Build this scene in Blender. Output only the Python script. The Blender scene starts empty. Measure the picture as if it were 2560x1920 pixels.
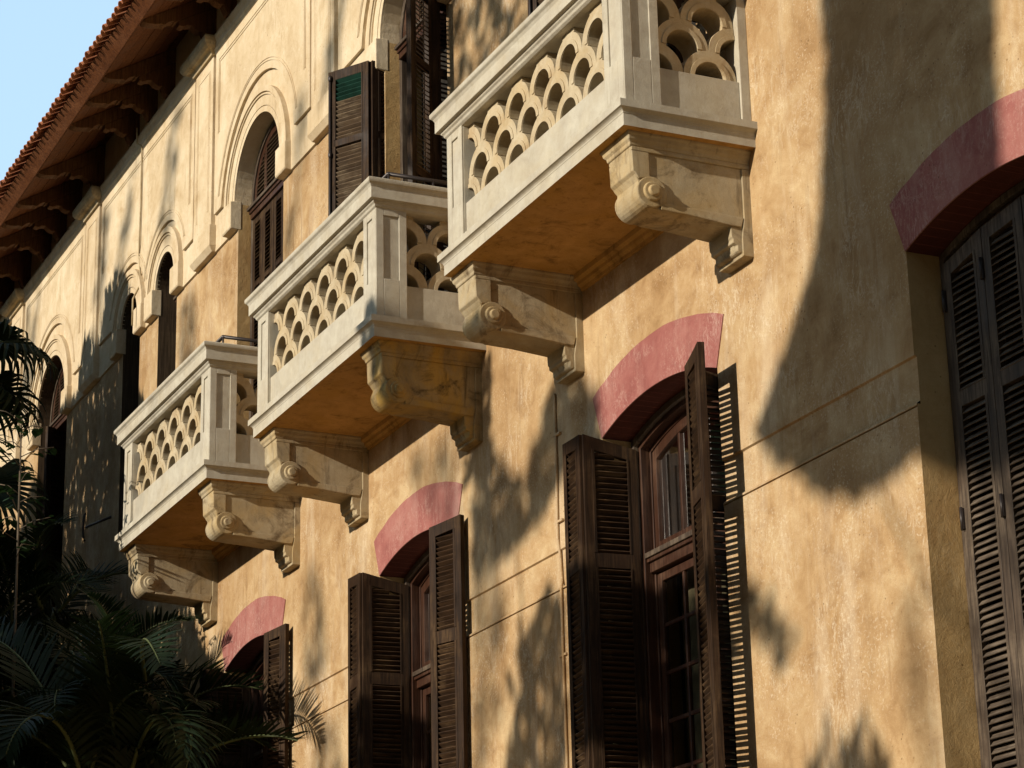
import bpy, bmesh, math, random
from mathutils import Vector, Matrix
random.seed(7)
R = math.radians
C = bpy.context.scene.collection

# ---------------------------------------------------------------- camera, sky, sun, exposure
cam = bpy.data.cameras.new('camera'); cam_o = bpy.data.objects.new('camera', cam); C.objects.link(cam_o)
right = Vector((0.41727631, 0.90849931, -0.0225718)); down = Vector((-0.29579963, 0.11229284, -0.94862685)); fwd = Vector((-0.85929219, 0.40251624, 0.3155909))
m3 = Matrix((right, -down, -fwd)).transposed()
cam_o.matrix_world = Matrix.Translation((0, -7, 1.6)) @ m3.to_4x4()
cam.sensor_width = 36; cam.lens = 36 * 6196.83 / 2560; cam.clip_start = .1; cam.clip_end = 500
sc = bpy.context.scene; sc.camera = cam_o
SUN = Vector((.20, -1, .345))                      # towards the sun
w = bpy.data.worlds.new('World'); sc.world = w; w.use_nodes = True
wn = w.node_tree.nodes; bg = wn['Background']
sky = wn.new('ShaderNodeTexSky'); sky.sky_type = 'NISHITA'; sky.sun_disc = False
sky.sun_elevation = math.asin(SUN.normalized().z); sky.sun_rotation = math.atan2(SUN.x, SUN.y); sky.altitude = 0; sky.air_density = 1; sky.dust_density = 1.2; sky.ozone_density = 1.2
gm = wn.new('ShaderNodeGamma'); gm.inputs[1].default_value = .25; w.node_tree.links.new(sky.outputs[0], gm.inputs[0])
tint = wn.new('ShaderNodeMix'); tint.data_type = 'RGBA'; tint.blend_type = 'MULTIPLY'; tint.clamp_result = False; tint.inputs[0].default_value = 1; tint.inputs[7].default_value = (3.05, 4.0, 4.8, 1)
w.node_tree.links.new(gm.outputs[0], tint.inputs[6]); w.node_tree.links.new(tint.outputs[2], bg.inputs[0]); bg.inputs[1].default_value = .15
sun = bpy.data.lights.new('sun', 'SUN'); sun.energy = 5; sun.angle = R(.5); sun.color = (1, .90, .74)
sun_o = bpy.data.objects.new('sun', sun); C.objects.link(sun_o); sun_o.rotation_euler = (-SUN).to_track_quat('-Z', 'Y').to_euler(); sun_o.location = (0, -20, 20)
sc.view_settings.view_transform = 'Standard'; sc.view_settings.look = 'None'; sc.view_settings.gamma = 1; sc.view_settings.exposure = .20

# ---------------------------------------------------------------- material helpers
class NT:
    def __init__(s, name):
        s.m = bpy.data.materials.new(name); s.m.use_nodes = True; s.t = s.m.node_tree; s.n = s.t.nodes
        s.b = s.n['Principled BSDF']; s.out = s.n['Material Output']
        s.pos = s.n.new('ShaderNodeNewGeometry').outputs['Position']; s.tc = s.n.new('ShaderNodeTexCoord')
    def link(s, a, b): s.t.links.new(a, b)
    def map(s, scale, src=None):
        m = s.n.new('ShaderNodeMapping'); m.inputs['Scale'].default_value = scale; s.link(src or s.pos, m.inputs['Vector']); return m.outputs[0]
    def noise(s, scale, detail=4, rough=.55, dist=0, vec=None):
        n = s.n.new('ShaderNodeTexNoise'); n.inputs['Scale'].default_value = scale; n.inputs['Detail'].default_value = detail
        n.inputs['Roughness'].default_value = rough; n.inputs['Distortion'].default_value = dist
        s.link(vec or s.pos, n.inputs['Vector']); return n.outputs['Fac']
    def voro(s, scale, vec=None):
        n = s.n.new('ShaderNodeTexVoronoi'); n.inputs['Scale'].default_value = scale; s.link(vec or s.pos, n.inputs['Vector']); return n.outputs['Distance']
    def ramp(s, f, stops):
        r = s.n.new('ShaderNodeValToRGB'); e = r.color_ramp.elements
        while len(e) < len(stops): e.new(.5)
        for k, (p, c) in enumerate(stops):
            e[k].position = p; e[k].color = (c, c, c, 1) if isinstance(c, (int, float)) else (*c, 1)
        s.link(f, r.inputs[0]); return r.outputs[0]
    def mix(s, f, a, b, mode='MIX'):
        m = s.n.new('ShaderNodeMix'); m.data_type = 'RGBA'; m.blend_type = mode
        for v, i in ((f, 0), (a, 6), (b, 7)):
            if isinstance(v, (int, float)): m.inputs[i].default_value = v
            elif isinstance(v, tuple): m.inputs[i].default_value = (*v, 1)
            else: s.link(v, m.inputs[i])
        return m.outputs[2]
    def math(s, op, a, b=0):
        m = s.n.new('ShaderNodeMath'); m.operation = op
        for v, i in ((a, 0), (b, 1)):
            if isinstance(v, (int, float)): m.inputs[i].default_value = v
            else: s.link(v, m.inputs[i])
        return m.outputs[0]
    def bump(s, h, strength=.3, dist=.01, prev=None):
        b = s.n.new('ShaderNodeBump'); b.inputs['Strength'].default_value = strength; b.inputs['Distance'].default_value = dist
        s.link(h, b.inputs['Height'])
        if prev: s.link(prev, b.inputs['Normal'])
        s.link(b.outputs[0], s.b.inputs['Normal']); return b.outputs[0]
    def done(s, col=None, rough=.8, spec=.3):
        if col is not None:
            if isinstance(col, tuple): s.b.inputs['Base Color'].default_value = (*col, 1)
            else: s.link(col, s.b.inputs['Base Color'])
        s.b.inputs['Roughness'].default_value = rough; s.b.inputs['Specular IOR Level'].default_value = spec
        return s.m

def stucco(name, dark, mid, light, pale, streak=.4, speck=.35):
    t = NT(name)
    n1 = t.noise(1.5, 10, .70, .6); n4 = t.noise(6, 8, .68, .8)
    f = t.math('ADD', t.math('MULTIPLY', n1, .64), t.math('MULTIPLY', n4, .36))
    col = t.ramp(f, [(.36, dark), (.49, mid), (.62, light)])
    n0 = t.noise(.55, 4, .5, .4)
    col = t.mix(t.ramp(n0, [(.36, .5), (.58, 0)]), col, dark)
    # soft vertical wash
    ns = t.noise(1, 7, .66, .4, t.map((3.4, 3.4, .6)))
    col = t.mix(t.math('MULTIPLY', t.ramp(ns, [(.52, 0), (.70, 1)]), streak * .8), col, pale)
    # thin wandering scratches where the lime shows
    nd = t.noise(1, 6, .66, 1.6, t.map((9, 9, 3.6))); ne = t.noise(1, 5, .7, 1.0, t.map((26, 26, 6)))
    msk = t.ramp(t.noise(1.3, 6, .66, .8), [(.49, 0), (.62, 1)])
    col = t.mix(t.math('MULTIPLY', t.math('MULTIPLY', t.ramp(nd, [(.485, 0), (.51, 1), (.535, 0)]), msk), streak * 1.3), col, pale)
    col = t.mix(t.math('MULTIPLY', t.math('MULTIPLY', t.ramp(ne, [(.56, 0), (.64, 1)]), msk), streak * .9), col, pale)
    sp = t.noise(58, 4, .62)
    msk2 = t.ramp(t.noise(2.0, 6, .65), [(.44, 0), (.58, 1)])
    col = t.mix(t.math('MULTIPLY', t.math('MULTIPLY', t.ramp(sp, [(.55, 0), (.62, 1)]), msk2), speck), col, pale)
    dk = t.noise(1, 6, .66, .35, t.map((13, 13, .9))); km = t.ramp(t.noise(.9, 4, .6), [(.46, 0), (.64, 1)])
    col = t.mix(t.math('MULTIPLY', t.math('MULTIPLY', t.ramp(dk, [(.53, 0), (.68, 1)]), km), .5), col, tuple(c * .62 for c in dark))
    # dark pits and fine dirt
    pit = t.voro(24); pm = t.ramp(t.noise(3.1, 3), [(.5, 0), (.62, 1)])
    col = t.mix(t.math('MULTIPLY', t.math('MULTIPLY', t.ramp(pit, [(.07, 1), (.18, 0)]), pm), .7), col, (.10, .055, .022))
    fine = t.noise(170, 3, .6)
    col = t.mix(t.math('MULTIPLY', t.ramp(fine, [(.36, 1), (.52, 0)]), .24), col, dark)
    h1 = t.noise(130, 4, .7); h2 = t.noise(11, 7, .68, .5); h3 = t.noise(1.6, 3, .5)
    b = t.bump(h1, .45, .005); b = t.bump(h2, .5, .014, b); b = t.bump(h3, .4, .07, b)
    return t.done(col, .93, .12)

def stone(name, base, light, stain, stain_amt=.5, ochre=(.42, .27, .10), ochre_amt=.25, bumpy=.5):
    t = NT(name)
    n1 = t.noise(6, 8, .65, .3)
    col = t.ramp(n1, [(.32, base), (.66, light)])
    so = t.noise(2.3, 6, .62, .7)
    col = t.mix(t.math('MULTIPLY', t.ramp(so, [(.47, 0), (.64, 1)]), ochre_amt), col, ochre)
    ns = t.noise(3.7, 8, .7, .9)
    col = t.mix(t.math('MULTIPLY', t.ramp(ns, [(.53, 0), (.68, 1)]), stain_amt), col, stain)
    dr = t.noise(1, 6, .68, .3, t.map((17, 17, 1.6))); dm = t.ramp(t.noise(1.9, 4, .6), [(.42, 0), (.6, 1)])
    col = t.mix(t.math('MULTIPLY', t.math('MULTIPLY', t.ramp(dr, [(.54, 0), (.68, 1)]), dm), stain_amt * .8), col, stain)
    pit = t.voro(70); pm = t.ramp(t.noise(5, 3), [(.48, 0), (.6, 1)])
    col = t.mix(t.math('MULTIPLY', t.math('MULTIPLY', t.ramp(pit, [(.08, 1), (.2, 0)]), pm), .45), col, stain)
    fine = t.noise(230, 2, .6)
    col = t.mix(t.math('MULTIPLY', t.ramp(fine, [(.36, 1), (.52, 0)]), .16), col, stain)
    b = t.bump(t.noise(210, 3, .7), bumpy, .003); b = t.bump(t.noise(22, 6, .65), .35, .008, b)
    return t.done(col, .9, .15)

def wood(name, dark, mid, worn, wear=.4, rough=.55, spec=.35, grain='v'):
    t = NT(name)
    v = t.map((55, 55, 3.5)); h = t.map((4, 4, 60))
    g1 = t.noise(1, 5, .65, .6, v); g2 = t.noise(1, 5, .65, .6, h)
    g = t.math('ADD', t.math('MULTIPLY', g1, .9 if grain == 'v' else .1), t.math('MULTIPLY', g2, .1 if grain == 'v' else .9))
    col = t.ramp(g, [(.36, dark), (.60, mid)])
    n = t.noise(2.7, 7, .66, .5)
    wr = t.math('MULTIPLY', t.ramp(n, [(.46, 0), (.64, 1)]), t.ramp(g, [(.45, .15), (.58, 1)]))
    col = t.mix(t.math('MULTIPLY', wr, wear), col, worn)
    t.bump(g, .35, .003)
    r = t.ramp(n, [(.35, rough - .08), (.65, rough + .2)])
    m = t.done(col, rough, spec); t.link(r, t.b.inputs['Roughness']); return m

def plain(name, col, rough=.6, spec=.3, metal=0, var=.25):
    t = NT(name); n = t.noise(9, 5, .6)
    c = t.mix(t.ramp(n, [(.35, 0), (.65, 1)]), tuple(x * (1 - var) for x in col), tuple(min(1, x * (1 + var)) for x in col))
    t.b.inputs['Metallic'].default_value = metal
    return t.done(c, rough, spec)

M = {}
M['ochre'] = stucco('ochre_stucco', (.26, .152, .068), (.41, .272, .140), (.53, .395, .23), (.64, .55, .42), .40, .38)
M['cream'] = stucco('cream_stucco', (.43, .315, .185), (.565, .455, .305), (.65, .55, .40), (.74, .66, .52), .35, .15)
M['reveal'] = stucco('reveal_stucco', (.34, .20, .08), (.43, .28, .12), (.50, .34, .16), (.58, .45, .27), .2, .1)
M['red'] = stucco('red_limewash', (.215, .072, .064), (.30, .115, .10), (.36, .165, .14), (.48, .33, .28), .5, .3)
M['brick'] = stucco('dark_red_brick', (.055, .018, .014), (.085, .026, .02), (.11, .036, .026), (.14, .06, .045), .2, .1)
M['stone'] = stone('pale_stone', (.37, .33, .265), (.48, .445, .365), (.27, .23, .17), .38, (.43, .35, .22), .28)
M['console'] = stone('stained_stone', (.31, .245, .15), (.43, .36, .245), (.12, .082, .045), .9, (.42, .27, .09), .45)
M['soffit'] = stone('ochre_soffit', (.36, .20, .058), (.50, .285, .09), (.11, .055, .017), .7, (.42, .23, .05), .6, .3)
M['screen'] = stone('aged_terracotta_stone', (.36, .285, .18), (.49, .415, .29), (.26, .165, .08), .55, (.42, .29, .13), .4)
M['wood'] = wood('brown_shutter_wood', (.012, .006, .003), (.034, .017, .008), (.12, .075, .038), .42, .62, .15)
M['woodslat'] = wood('brown_slat_wood', (.016, .008, .004), (.048, .025, .012), (.17, .105, .052), .55, .65, .18, 'h')
M['greyslat'] = wood('weathered_slat_wood', (.040, .028, .020), (.10, .074, .052), (.24, .19, .14), .6, .6, .3, 'h')
M['greywood'] = wood('weathered_shutter_wood', (.028, .018, .012), (.07, .048, .032), (.19, .145, .10), .55, .6)
M['slatwood'] = wood('bleached_slat_wood', (.055, .034, .020), (.12, .078, .045), (.26, .20, .13), .7, .65, .3, 'h')
M['sash'] = wood('red_brown_varnish', (.022, .009, .005), (.048, .020, .011), (.15, .085, .05), .35, .42, .25)
M['green'] = plain('green_paint', (.007, .036, .024), .55)
M['iron'] = plain('dark_iron', (.030, .022, .020), .45, .5, .3)
M['eave'] = wood('eave_timber', (.065, .021, .008), (.145, .052, .018), (.24, .10, .04), .45, .7, .2)
M['rafter'] = wood('rafter_timber', (.06, .024, .009), (.12, .05, .018), (.26, .15, .06), .3, .7, .2)
M['tile'] = stone('clay_tile', (.30, .10, .045), (.40, .155, .075), (.12, .06, .04), .5, (.36, .17, .08), .4)
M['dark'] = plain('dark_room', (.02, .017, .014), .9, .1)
M['curtain'] = plain('beige_curtain', (.09, .075, .05), .9, .1)
M['joint'] = plain('worn_brick_joint', (.13, .042, .034), .9, .1)
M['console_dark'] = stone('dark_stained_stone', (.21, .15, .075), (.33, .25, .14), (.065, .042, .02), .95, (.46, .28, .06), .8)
def glass():
    t = NT('window_glass'); tr = t.n.new('ShaderNodeBsdfTransparent'); gl = t.n.new('ShaderNodeBsdfGlossy'); gl.inputs['Roughness'].default_value = .08
    tr.inputs[0].default_value = (.80, .80, .74, 1)
    fr = t.n.new('ShaderNodeFresnel'); fr.inputs[0].default_value = 1.28; mx = t.n.new('ShaderNodeMixShader')
    t.link(fr.outputs[0], mx.inputs[0]); t.link(tr.outputs[0], mx.inputs[1]); t.link(gl.outputs[0], mx.inputs[2]); t.link(mx.outputs[0], t.out.inputs[0]); return t.m
M['glass'] = glass()
def leafmat(name, a, b, c):
    t = NT(name); n = t.noise(1.7, 4, .6); n2 = t.noise(14, 3, .6)
    col = t.mix(t.ramp(n2, [(.35, 0), (.65, 1)]), t.ramp(n, [(.35, a), (.62, b)]), c)
    m = t.done(col, .58, .22); t.b.inputs['Transmission Weight'].default_value = 0
    tl = t.n.new('ShaderNodeBsdfTranslucent'); t.link(col, tl.inputs[0]); mx = t.n.new('ShaderNodeMixShader'); mx.inputs[0].default_value = .25
    t.link(t.b.outputs[0], mx.inputs[1]); t.link(tl.outputs[0], mx.inputs[2]); t.link(mx.outputs[0], t.out.inputs[0]); return m
M['palm'] = leafmat('palm_leaf', (.006, .013, .004), (.014, .027, .008), (.009, .018, .005))
M['broad'] = leafmat('broad_leaf', (.014, .034, .009), (.03, .06, .016), (.02, .046, .014))
M['bark'] = plain('palm_bark', (.10, .075, .05), .9)
M['stemgreen'] = plain('palm_stem', (.07, .085, .03), .6)
t = NT('garden_ground'); M['ground'] = t.done(t.ramp(t.noise(.8, 8, .65), [(.35, (.38, .245, .12)), (.65, (.54, .36, .18))]), .95, .1)

# ---------------------------------------------------------------- mesh helpers
class MB:
    def __init__(s): s.bm = bmesh.new(); s.mats = []; s.T = Matrix()
    def mi(s, mat):
        if mat not in s.mats: s.mats.append(mat)
        return s.mats.index(mat)
    def face(s, pts, mat=None, smooth=False):
        vs = [s.bm.verts.new(s.T @ Vector(p)) for p in pts]
        try:
            f = s.bm.faces.new(vs); f.material_index = s.mi(mat) if mat else 0; f.smooth = smooth; return f
        except ValueError: return None
    def box(s, x0, x1, y0, y1, z0, z1, mat=None):
        p = [Vector((x, y, z)) for x in (x0, x1) for y in (y0, y1) for z in (z0, z1)]
        v = [s.bm.verts.new(s.T @ q) for q in p]; k = s.mi(mat) if mat else 0
        for f in ((0, 1, 3, 2), (4, 6, 7, 5), (0, 4, 5, 1), (2, 3, 7, 6), (0, 2, 6, 4), (1, 5, 7, 3)):
            s.bm.faces.new([v[i] for i in f]).material_index = k
    def loft(s, rings, mat=None, close=True, caps=True, smooth=False):
        k = s.mi(mat) if mat else 0
        vr = [[s.bm.verts.new(s.T @ Vector(p)) for p in r] for r in rings]
        n = len(vr[0])
        for a, b in zip(vr, vr[1:]):
            for i in range(n if close else n - 1):
                j = (i + 1) % n
                f = s.bm.faces.new((a[i], a[j], b[j], b[i])); f.material_index = k; f.smooth = smooth
        if caps and close:
            for r in (vr[0], vr[-1]):
                f = s.bm.faces.new(r); f.material_index = k
    def prism(s, pts2, a, b, axis='x', mat=None, smooth=False):
        # pts2 are in the plane across the axis: x -> (y,z), y -> (x,z), z -> (x,y)
        def P(p, t): return {'x': (t, p[0], p[1]), 'y': (p[0], t, p[1]), 'z': (p[0], p[1], t)}[axis]
        s.loft([[P(p, a) for p in pts2], [P(p, b) for p in pts2]], mat, smooth=smooth)
    def ring_prism(s, outer, inner, y0, y1, mat=None):
        k = s.mi(mat) if mat else 0; n = len(outer)
        V = lambda p, y: s.bm.verts.new(s.T @ Vector((p[0], y, p[1])))
        o0 = [V(p, y0) for p in outer]; o1 = [V(p, y1) for p in outer]; i0 = [V(p, y0) for p in inner]; i1 = [V(p, y1) for p in inner]
        for j in range(n - 1):
            for q in ((o0[j], o0[j+1], i0[j+1], i0[j]), (o1[j], i1[j], i1[j+1], o1[j+1]), (o0[j], o1[j], o1[j+1], o0[j+1]), (i0[j], i0[j+1], i1[j+1], i1[j])):
                s.bm.faces.new(q).material_index = k
        for j in (0, n - 1):
            s.bm.faces.new((o0[j], i0[j], i1[j], o1[j])).material_index = k
    def tube(s, path, r, n=8, mat=None, caps=True):
        rings = []; path = [Vector(p) for p in path]
        for i, p in enumerate(path):
            d = (path[min(i+1, len(path)-1)] - path[max(i-1, 0)]).normalized()
            u = d.orthogonal().normalized() if abs(d.z) > .95 else d.cross(Vector((0, 0, 1))).normalized(); v = d.cross(u).normalized()
            rr = r[i] if isinstance(r, (list, tuple)) else r
            rings.append([p + u * rr * math.cos(2*math.pi*k/n) + v * rr * math.sin(2*math.pi*k/n) for k in range(n)])
        s.loft(rings, mat, smooth=True, caps=caps)
    def build(s, name, mat=None, parent=None, bevel=0, fix=True):
        if fix: bmesh.ops.recalc_face_normals(s.bm, faces=s.bm.faces)
        me = bpy.data.meshes.new(name); s.bm.to_mesh(me); s.bm.free()
        if s.mats:
            for q in s.mats: me.materials.append(q)
        elif mat: me.materials.append(mat)
        o = bpy.data.objects.new(name, me); C.objects.link(o)
        if parent: o.parent = parent
        if bevel:
            b = o.modifiers.new('edge', 'BEVEL'); b.width = bevel; b.segments = 2; b.limit_method = 'ANGLE'; b.angle_limit = R(35)
        return o
def tag(o, label=None, cat=None, group=None, kind=None):
    if label: o['label'] = label
    if cat: o['category'] = cat
    if group: o['group'] = group
    if kind: o['kind'] = kind
    return o
def empty(name, loc=(0, 0, 0)):
    o = bpy.data.objects.new(name, None); C.objects.link(o); o.location = loc; return o
def dup(o, parent, loc=None, mat=None, label=None):
    c = o.copy(); C.objects.link(c); c.parent = parent
    if loc: c.location = loc
    if mat is not None: c.matrix_local = mat
    if label: c['label'] = label
    elif 'label' in c: del c['label']
    return c

# ---------------------------------------------------------------- arches
def seg_z(dx, hw, zs, rise):
    """height of an arch at distance dx from its centre"""
    rr = (hw * hw + rise * rise) / (2 * rise)
    return zs + rise - rr + math.sqrt(max(rr * rr - dx * dx, 0))
def arc_pts(xc, hw, zs, rise, n=24):
    rr = (hw * hw + rise * rise) / (2 * rise); th = math.asin(min(1, hw / rr)); zc = zs + rise - rr
    if rise > hw * .99: th = math.pi / 2
    return [(xc + rr * math.sin(-th + 2 * th * k / n), zc + rr * math.cos(-th + 2 * th * k / n)) for k in range(n + 1)]
def outline(xc, hw, zs, rise, zb, n=24): return [(xc - hw, zb)] + arc_pts(xc, hw, zs, rise, n) + [(xc + hw, zb)]
def wall_layer(mb, x0, x1, z0, z1, y, ops, mat):
    """wall sheet at depth y with arched openings (xc, hw, zs, rise, zb) cut out"""
    xs = {x0, x1}
    for (xc, hw, zs, rise, zb) in ops:
        for p in arc_pts(xc, hw, zs, rise): xs.add(round(min(max(p[0], x0), x1), 5))
    xs = sorted(xs)
    for a, b in zip(xs, xs[1:]):
        m = (a + b) / 2; cuts = sorted([o for o in ops if abs(m - o[0]) < o[1]], key=lambda o: o[4]); la = lb = z0
        for xc, hw, zs, rise, zb in cuts:
            za, zc = seg_z(min(abs(a - xc), hw), hw, zs, rise), seg_z(min(abs(b - xc), hw), hw, zs, rise)
            q = min(max(zb, z0), z1)
            if q > max(la, lb) + 1e-5: mb.face([(a, y, la), (b, y, lb), (b, y, q), (a, y, q)], mat)
            la, lb = max(la, min(za, z1)), max(lb, min(zc, z1))
        if max(la, lb) < z1 - 1e-5: mb.face([(a, y, la), (b, y, lb), (b, y, z1), (a, y, z1)], mat)
def reveal(mb, op, z0, z1, y0, y1, mj, ms):
    xc, hw, zs, rise, zb = op
    a, b = max(zb, z0), min(zs, z1)
    if b > a:
        for s in (-1, 1): mb.face([(xc + s*hw, y0, a), (xc + s*hw, y1, a), (xc + s*hw, y1, b), (xc + s*hw, y0, b)], mj)
    if z0 <= zb <= z1: mb.face([(xc - hw, y0, zb), (xc + hw, y0, zb), (xc + hw, y1, zb), (xc - hw, y1, zb)], mj)
    if z0 <= zs < z1:
        p = arc_pts(xc, hw, zs, rise)
        for q, r in zip(p, p[1:]): mb.face([(q[0], y0, q[1]), (r[0], y0, r[1]), (r[0], y1, r[1]), (q[0], y1, q[1])], ms)

# ---------------------------------------------------------------- the villa: façade
villa = empty('villa', (0, 0, 0))
tag(villa, 'ochre stucco villa with stone balconies, dark louvred shutters and a tiled eave', 'building')
X0, X1 = -38.0, -5.0
WIN = [-9.30, -12.83, -16.69, -20.48, -24.3, -28.1]
HW, ZS, RISE, ZB = .757, 6.293, .136, 2.3
low_ops = [(x, HW, ZS, RISE, ZB) for x in WIN]
DOORS = [(-12.76, .64), (-16.63, .64), (-20.39, .64), (-27.92, .66), (-35.3, .64)]
PAIR = [(-23.30, .32), (-24.61, .32)]
ZC = 10.805
up_ops = [(x, r, ZC, r, 7.63) for x, r in DOORS] + [(x, r, ZC, r, 8.4) for x, r in PAIR]
mb = MB()
wall_layer(mb, X0, X1, 0, 5.442, -.004, low_ops, M['ochre'])
wall_layer(mb, X0, X1, 5.442, 5.452, .012, low_ops, M['ochre'])
wall_layer(mb, X0, X1, 5.478, 5.715, .016, low_ops, M['ochre'])
wall_layer(mb, X0, X1, 5.722, 10.54, 0, low_ops + up_ops, M['ochre'])
wall_layer(mb, X0, X1, 10.545, 13.6, -.022, up_ops, M['cream'])
def ledges(za, ya, zb, yb, ops, mat):
    cur = X0
    for o in sorted(ops):
        mb.face([(cur, ya, za), (o[0]-o[1], ya, za), (o[0]-o[1], yb, zb), (cur, yb, zb)], mat); cur = o[0] + o[1]
    mb.face([(cur, ya, za), (X1, ya, za), (X1, yb, zb), (cur, yb, zb)], mat)
ledges(5.442, -.004, 5.4421, .012, low_ops, M['ochre']); ledges(5.452, .012, 5.4521, -.006, low_ops, M['ochre']); ledges(5.4521, -.006, 5.462, -.006, low_ops, M['ochre']); ledges(5.462, -.006, 5.478, .016, low_ops, M['ochre'])
ledges(5.715, .016, 5.722, 0, low_ops, M['ochre'])
ledges(10.54, 0, 10.545, -.022, up_ops, M['cream'])
for o in low_ops:
    reveal(mb, o, 0, 5.46, -.004, .5, M['reveal'], M['brick']); reveal(mb, o, 5.46, 5.72, .016, .5, M['reveal'], M['brick']); reveal(mb, o, 5.72, 10, 0, .5, M['reveal'], M['brick'])
M['shade_reveal'] = wood('painted_shade_reveal', (.03, .019, .011), (.07, .046, .027), (.12, .085, .05), .3, .8, .15)  # dark brown: recess shade put into the colour of the far upper reveals
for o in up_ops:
    shade_painted = o[0] < -22; a_, b_ = (M['shade_reveal'], M['shade_reveal']) if shade_painted else (M['reveal'], M['cream'])
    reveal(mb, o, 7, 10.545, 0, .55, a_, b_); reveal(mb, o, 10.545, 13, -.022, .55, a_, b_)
# remaining shell: back, sides, floors, so that the rooms behind the openings are dark
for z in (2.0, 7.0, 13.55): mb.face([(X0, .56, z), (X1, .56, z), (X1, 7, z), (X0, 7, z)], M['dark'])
mb.face([(X0, 7, 0), (X1, 7, 0), (X1, 7, 13.6), (X0, 7, 13.6)], M['ochre'])
for x in (X0, X1): mb.face([(x, -.004, 0), (x, 7, 0), (x, 7, 13.6), (x, -.004, 13.6)], M['ochre'])
wallo = mb.build('wall', None, villa, fix=False)

# red segmental arches over the lower windows
mb = MB(); n = 28
rj = random.Random(2); ro = arc_pts(0, .868, 6.595, .177, n); ro = [(x, z + (rj.uniform(-.0035, .0035) if 0 < k < n else 0)) for k, (x, z) in enumerate(ro)]; ri = arc_pts(0, .757, 6.293, .136, n)
ri = [(x, z + .001) for x, z in ri]
mb.ring_prism(ro, ri, -.007, .012, M['red'])
for k in range(1, 22):                                      # joints of the brick soffit
    if k == 11: continue
    x = -.757 + 1.514 * k / 22; zt = seg_z(x, HW, ZS, RISE); rr = (HW*HW + RISE*RISE)/(2*RISE); a = math.asin(x / rr)
    tx, tz = math.cos(a), -math.sin(a)
    mb.face([(x - .004*tx, .013, zt - .0015 - .004*tz), (x + .004*tx, .013, zt - .0015 + .004*tz), (x + .004*tx, .205, zt - .0015 + .004*tz), (x - .004*tx, .205, zt - .0015 - .004*tz)], M['joint'])
arch0 = mb.build('red_arch', None, villa); arch0.location = (WIN[0], 0, 0)
for x in WIN[1:]: dup(arch0, villa, (x, 0, 0))
# ---------------------------------------------------------------- lower windows
def arch_frame(mb, hw_o, hw_i, zs_o, rise_o, dz, zb, y0, y1, mat, n=20):
    mb.ring_prism(outline(0, hw_o, zs_o, rise_o, zb, n), outline(0, hw_i, zs_o - dz, rise_o * (hw_i / hw_o) ** 1.0, zb, n), y0, y1, mat)
def build_window():
    mb = MB()
    arch_frame(mb, .752, .715, 6.290, .134, .035, ZB + .01, .20, .235, M['greywood'])
    arch_frame(mb, .740, .690, 6.275, .134, .045, ZB + .01, .236, .30, M['sash'])
    arch_frame(mb, .752, .675, 6.285, .134, .075, ZB + .01, .301, .36, M['sash'])
    win = mb.build('window', None, villa, .004)
    mb = MB()                                       # transom
    mb.box(-.70, .70, .25, .345, 5.475, 5.50, M['sash']); mb.box(-.69, .69, .27, .345, 5.41, 5.475, M['sash']); mb.box(-.70, .70, .235, .345, 5.50, 5.535, M['greywood'])
    mb.build('transom', None, win, .004)
    mb = MB()                                       # sash bars
    arch_frame(mb, .674, .62, 6.205, .128, .055, 5.55, .31, .35, M['sash'])
    mb.box(-.66, .66, .311, .349, 5.548, 5.605, M['sash'])
    for x in (-.32, 0, .32): mb.box(x - (.03 if x == 0 else .014), x + (.03 if x == 0 else .014), .314, .346, 5.6, 6.29, M['sash'])
    for s in (-1, 1):
        a, b = (.02, .67)
        mb.box(s*a, s*(a+.055), .312, .348, 2.5, 5.40, M['sash']); mb.box(s*(b-.055), s*b, .312, .348, 2.5, 5.40, M['sash'])
        mb.box(s*(a+.055), s*(b-.055), .313, .347, 5.345, 5.399, M['sash']); mb.box(s*(a+.055), s*(b-.055), .313, .347, 2.5, 2.6, M['sash'])
        mb.box(s*.333, s*.357, .317, .343, 2.6, 5.345, M['sash'])
        for k in range(9):
            z = 5.06 - .305 * k
            if z > 2.65: mb.box(s*(a+.055), s*(b-.055), .319, .341, z - .012, z + .012, M['sash'])
    mb.build('sash', None, win, .003)
    mb = MB(); mb.face([(-.66, .331, 2.5), (.66, .331, 2.5), (.66, .331, 5.40), (-.66, .331, 5.40)], M['glass'])
    p = [(-.66, 5.56)] + arc_pts(0, .65, 6.18, .12) + [(.66, 5.56)]
    mb.face([(x, .331, z) for x, z in p], M['glass']); mb.build('glass', None, win, fix=False)
    mb = MB()
    for s in (-1, 1):
        xs = [s * (.08 + .59 * k / 14) for k in range(15)]
        for k, (a, b) in enumerate(zip(xs, xs[1:])):
            ya, yb = (.48 + .004 * math.sin(k * 2.1)), (.48 + .004 * math.sin((k + 1) * 2.1))
            mb.face([(a, ya, 2.5), (b, yb, 2.5), (b, yb, 6.35), (a, ya, 6.35)], M['curtain'], True)
    mb.build('curtain', None, win, fix=False)
    return win
win0 = build_window(); win0.location = (WIN[1], 0, 0)
WINS = {1: win0}
for k in (0, 2, 3, 4, 5):
    c = dup(win0, villa, (WIN[k], 0, 0)); WINS[k] = c
    for ch in list(win0.children): dup(ch, c)

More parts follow.
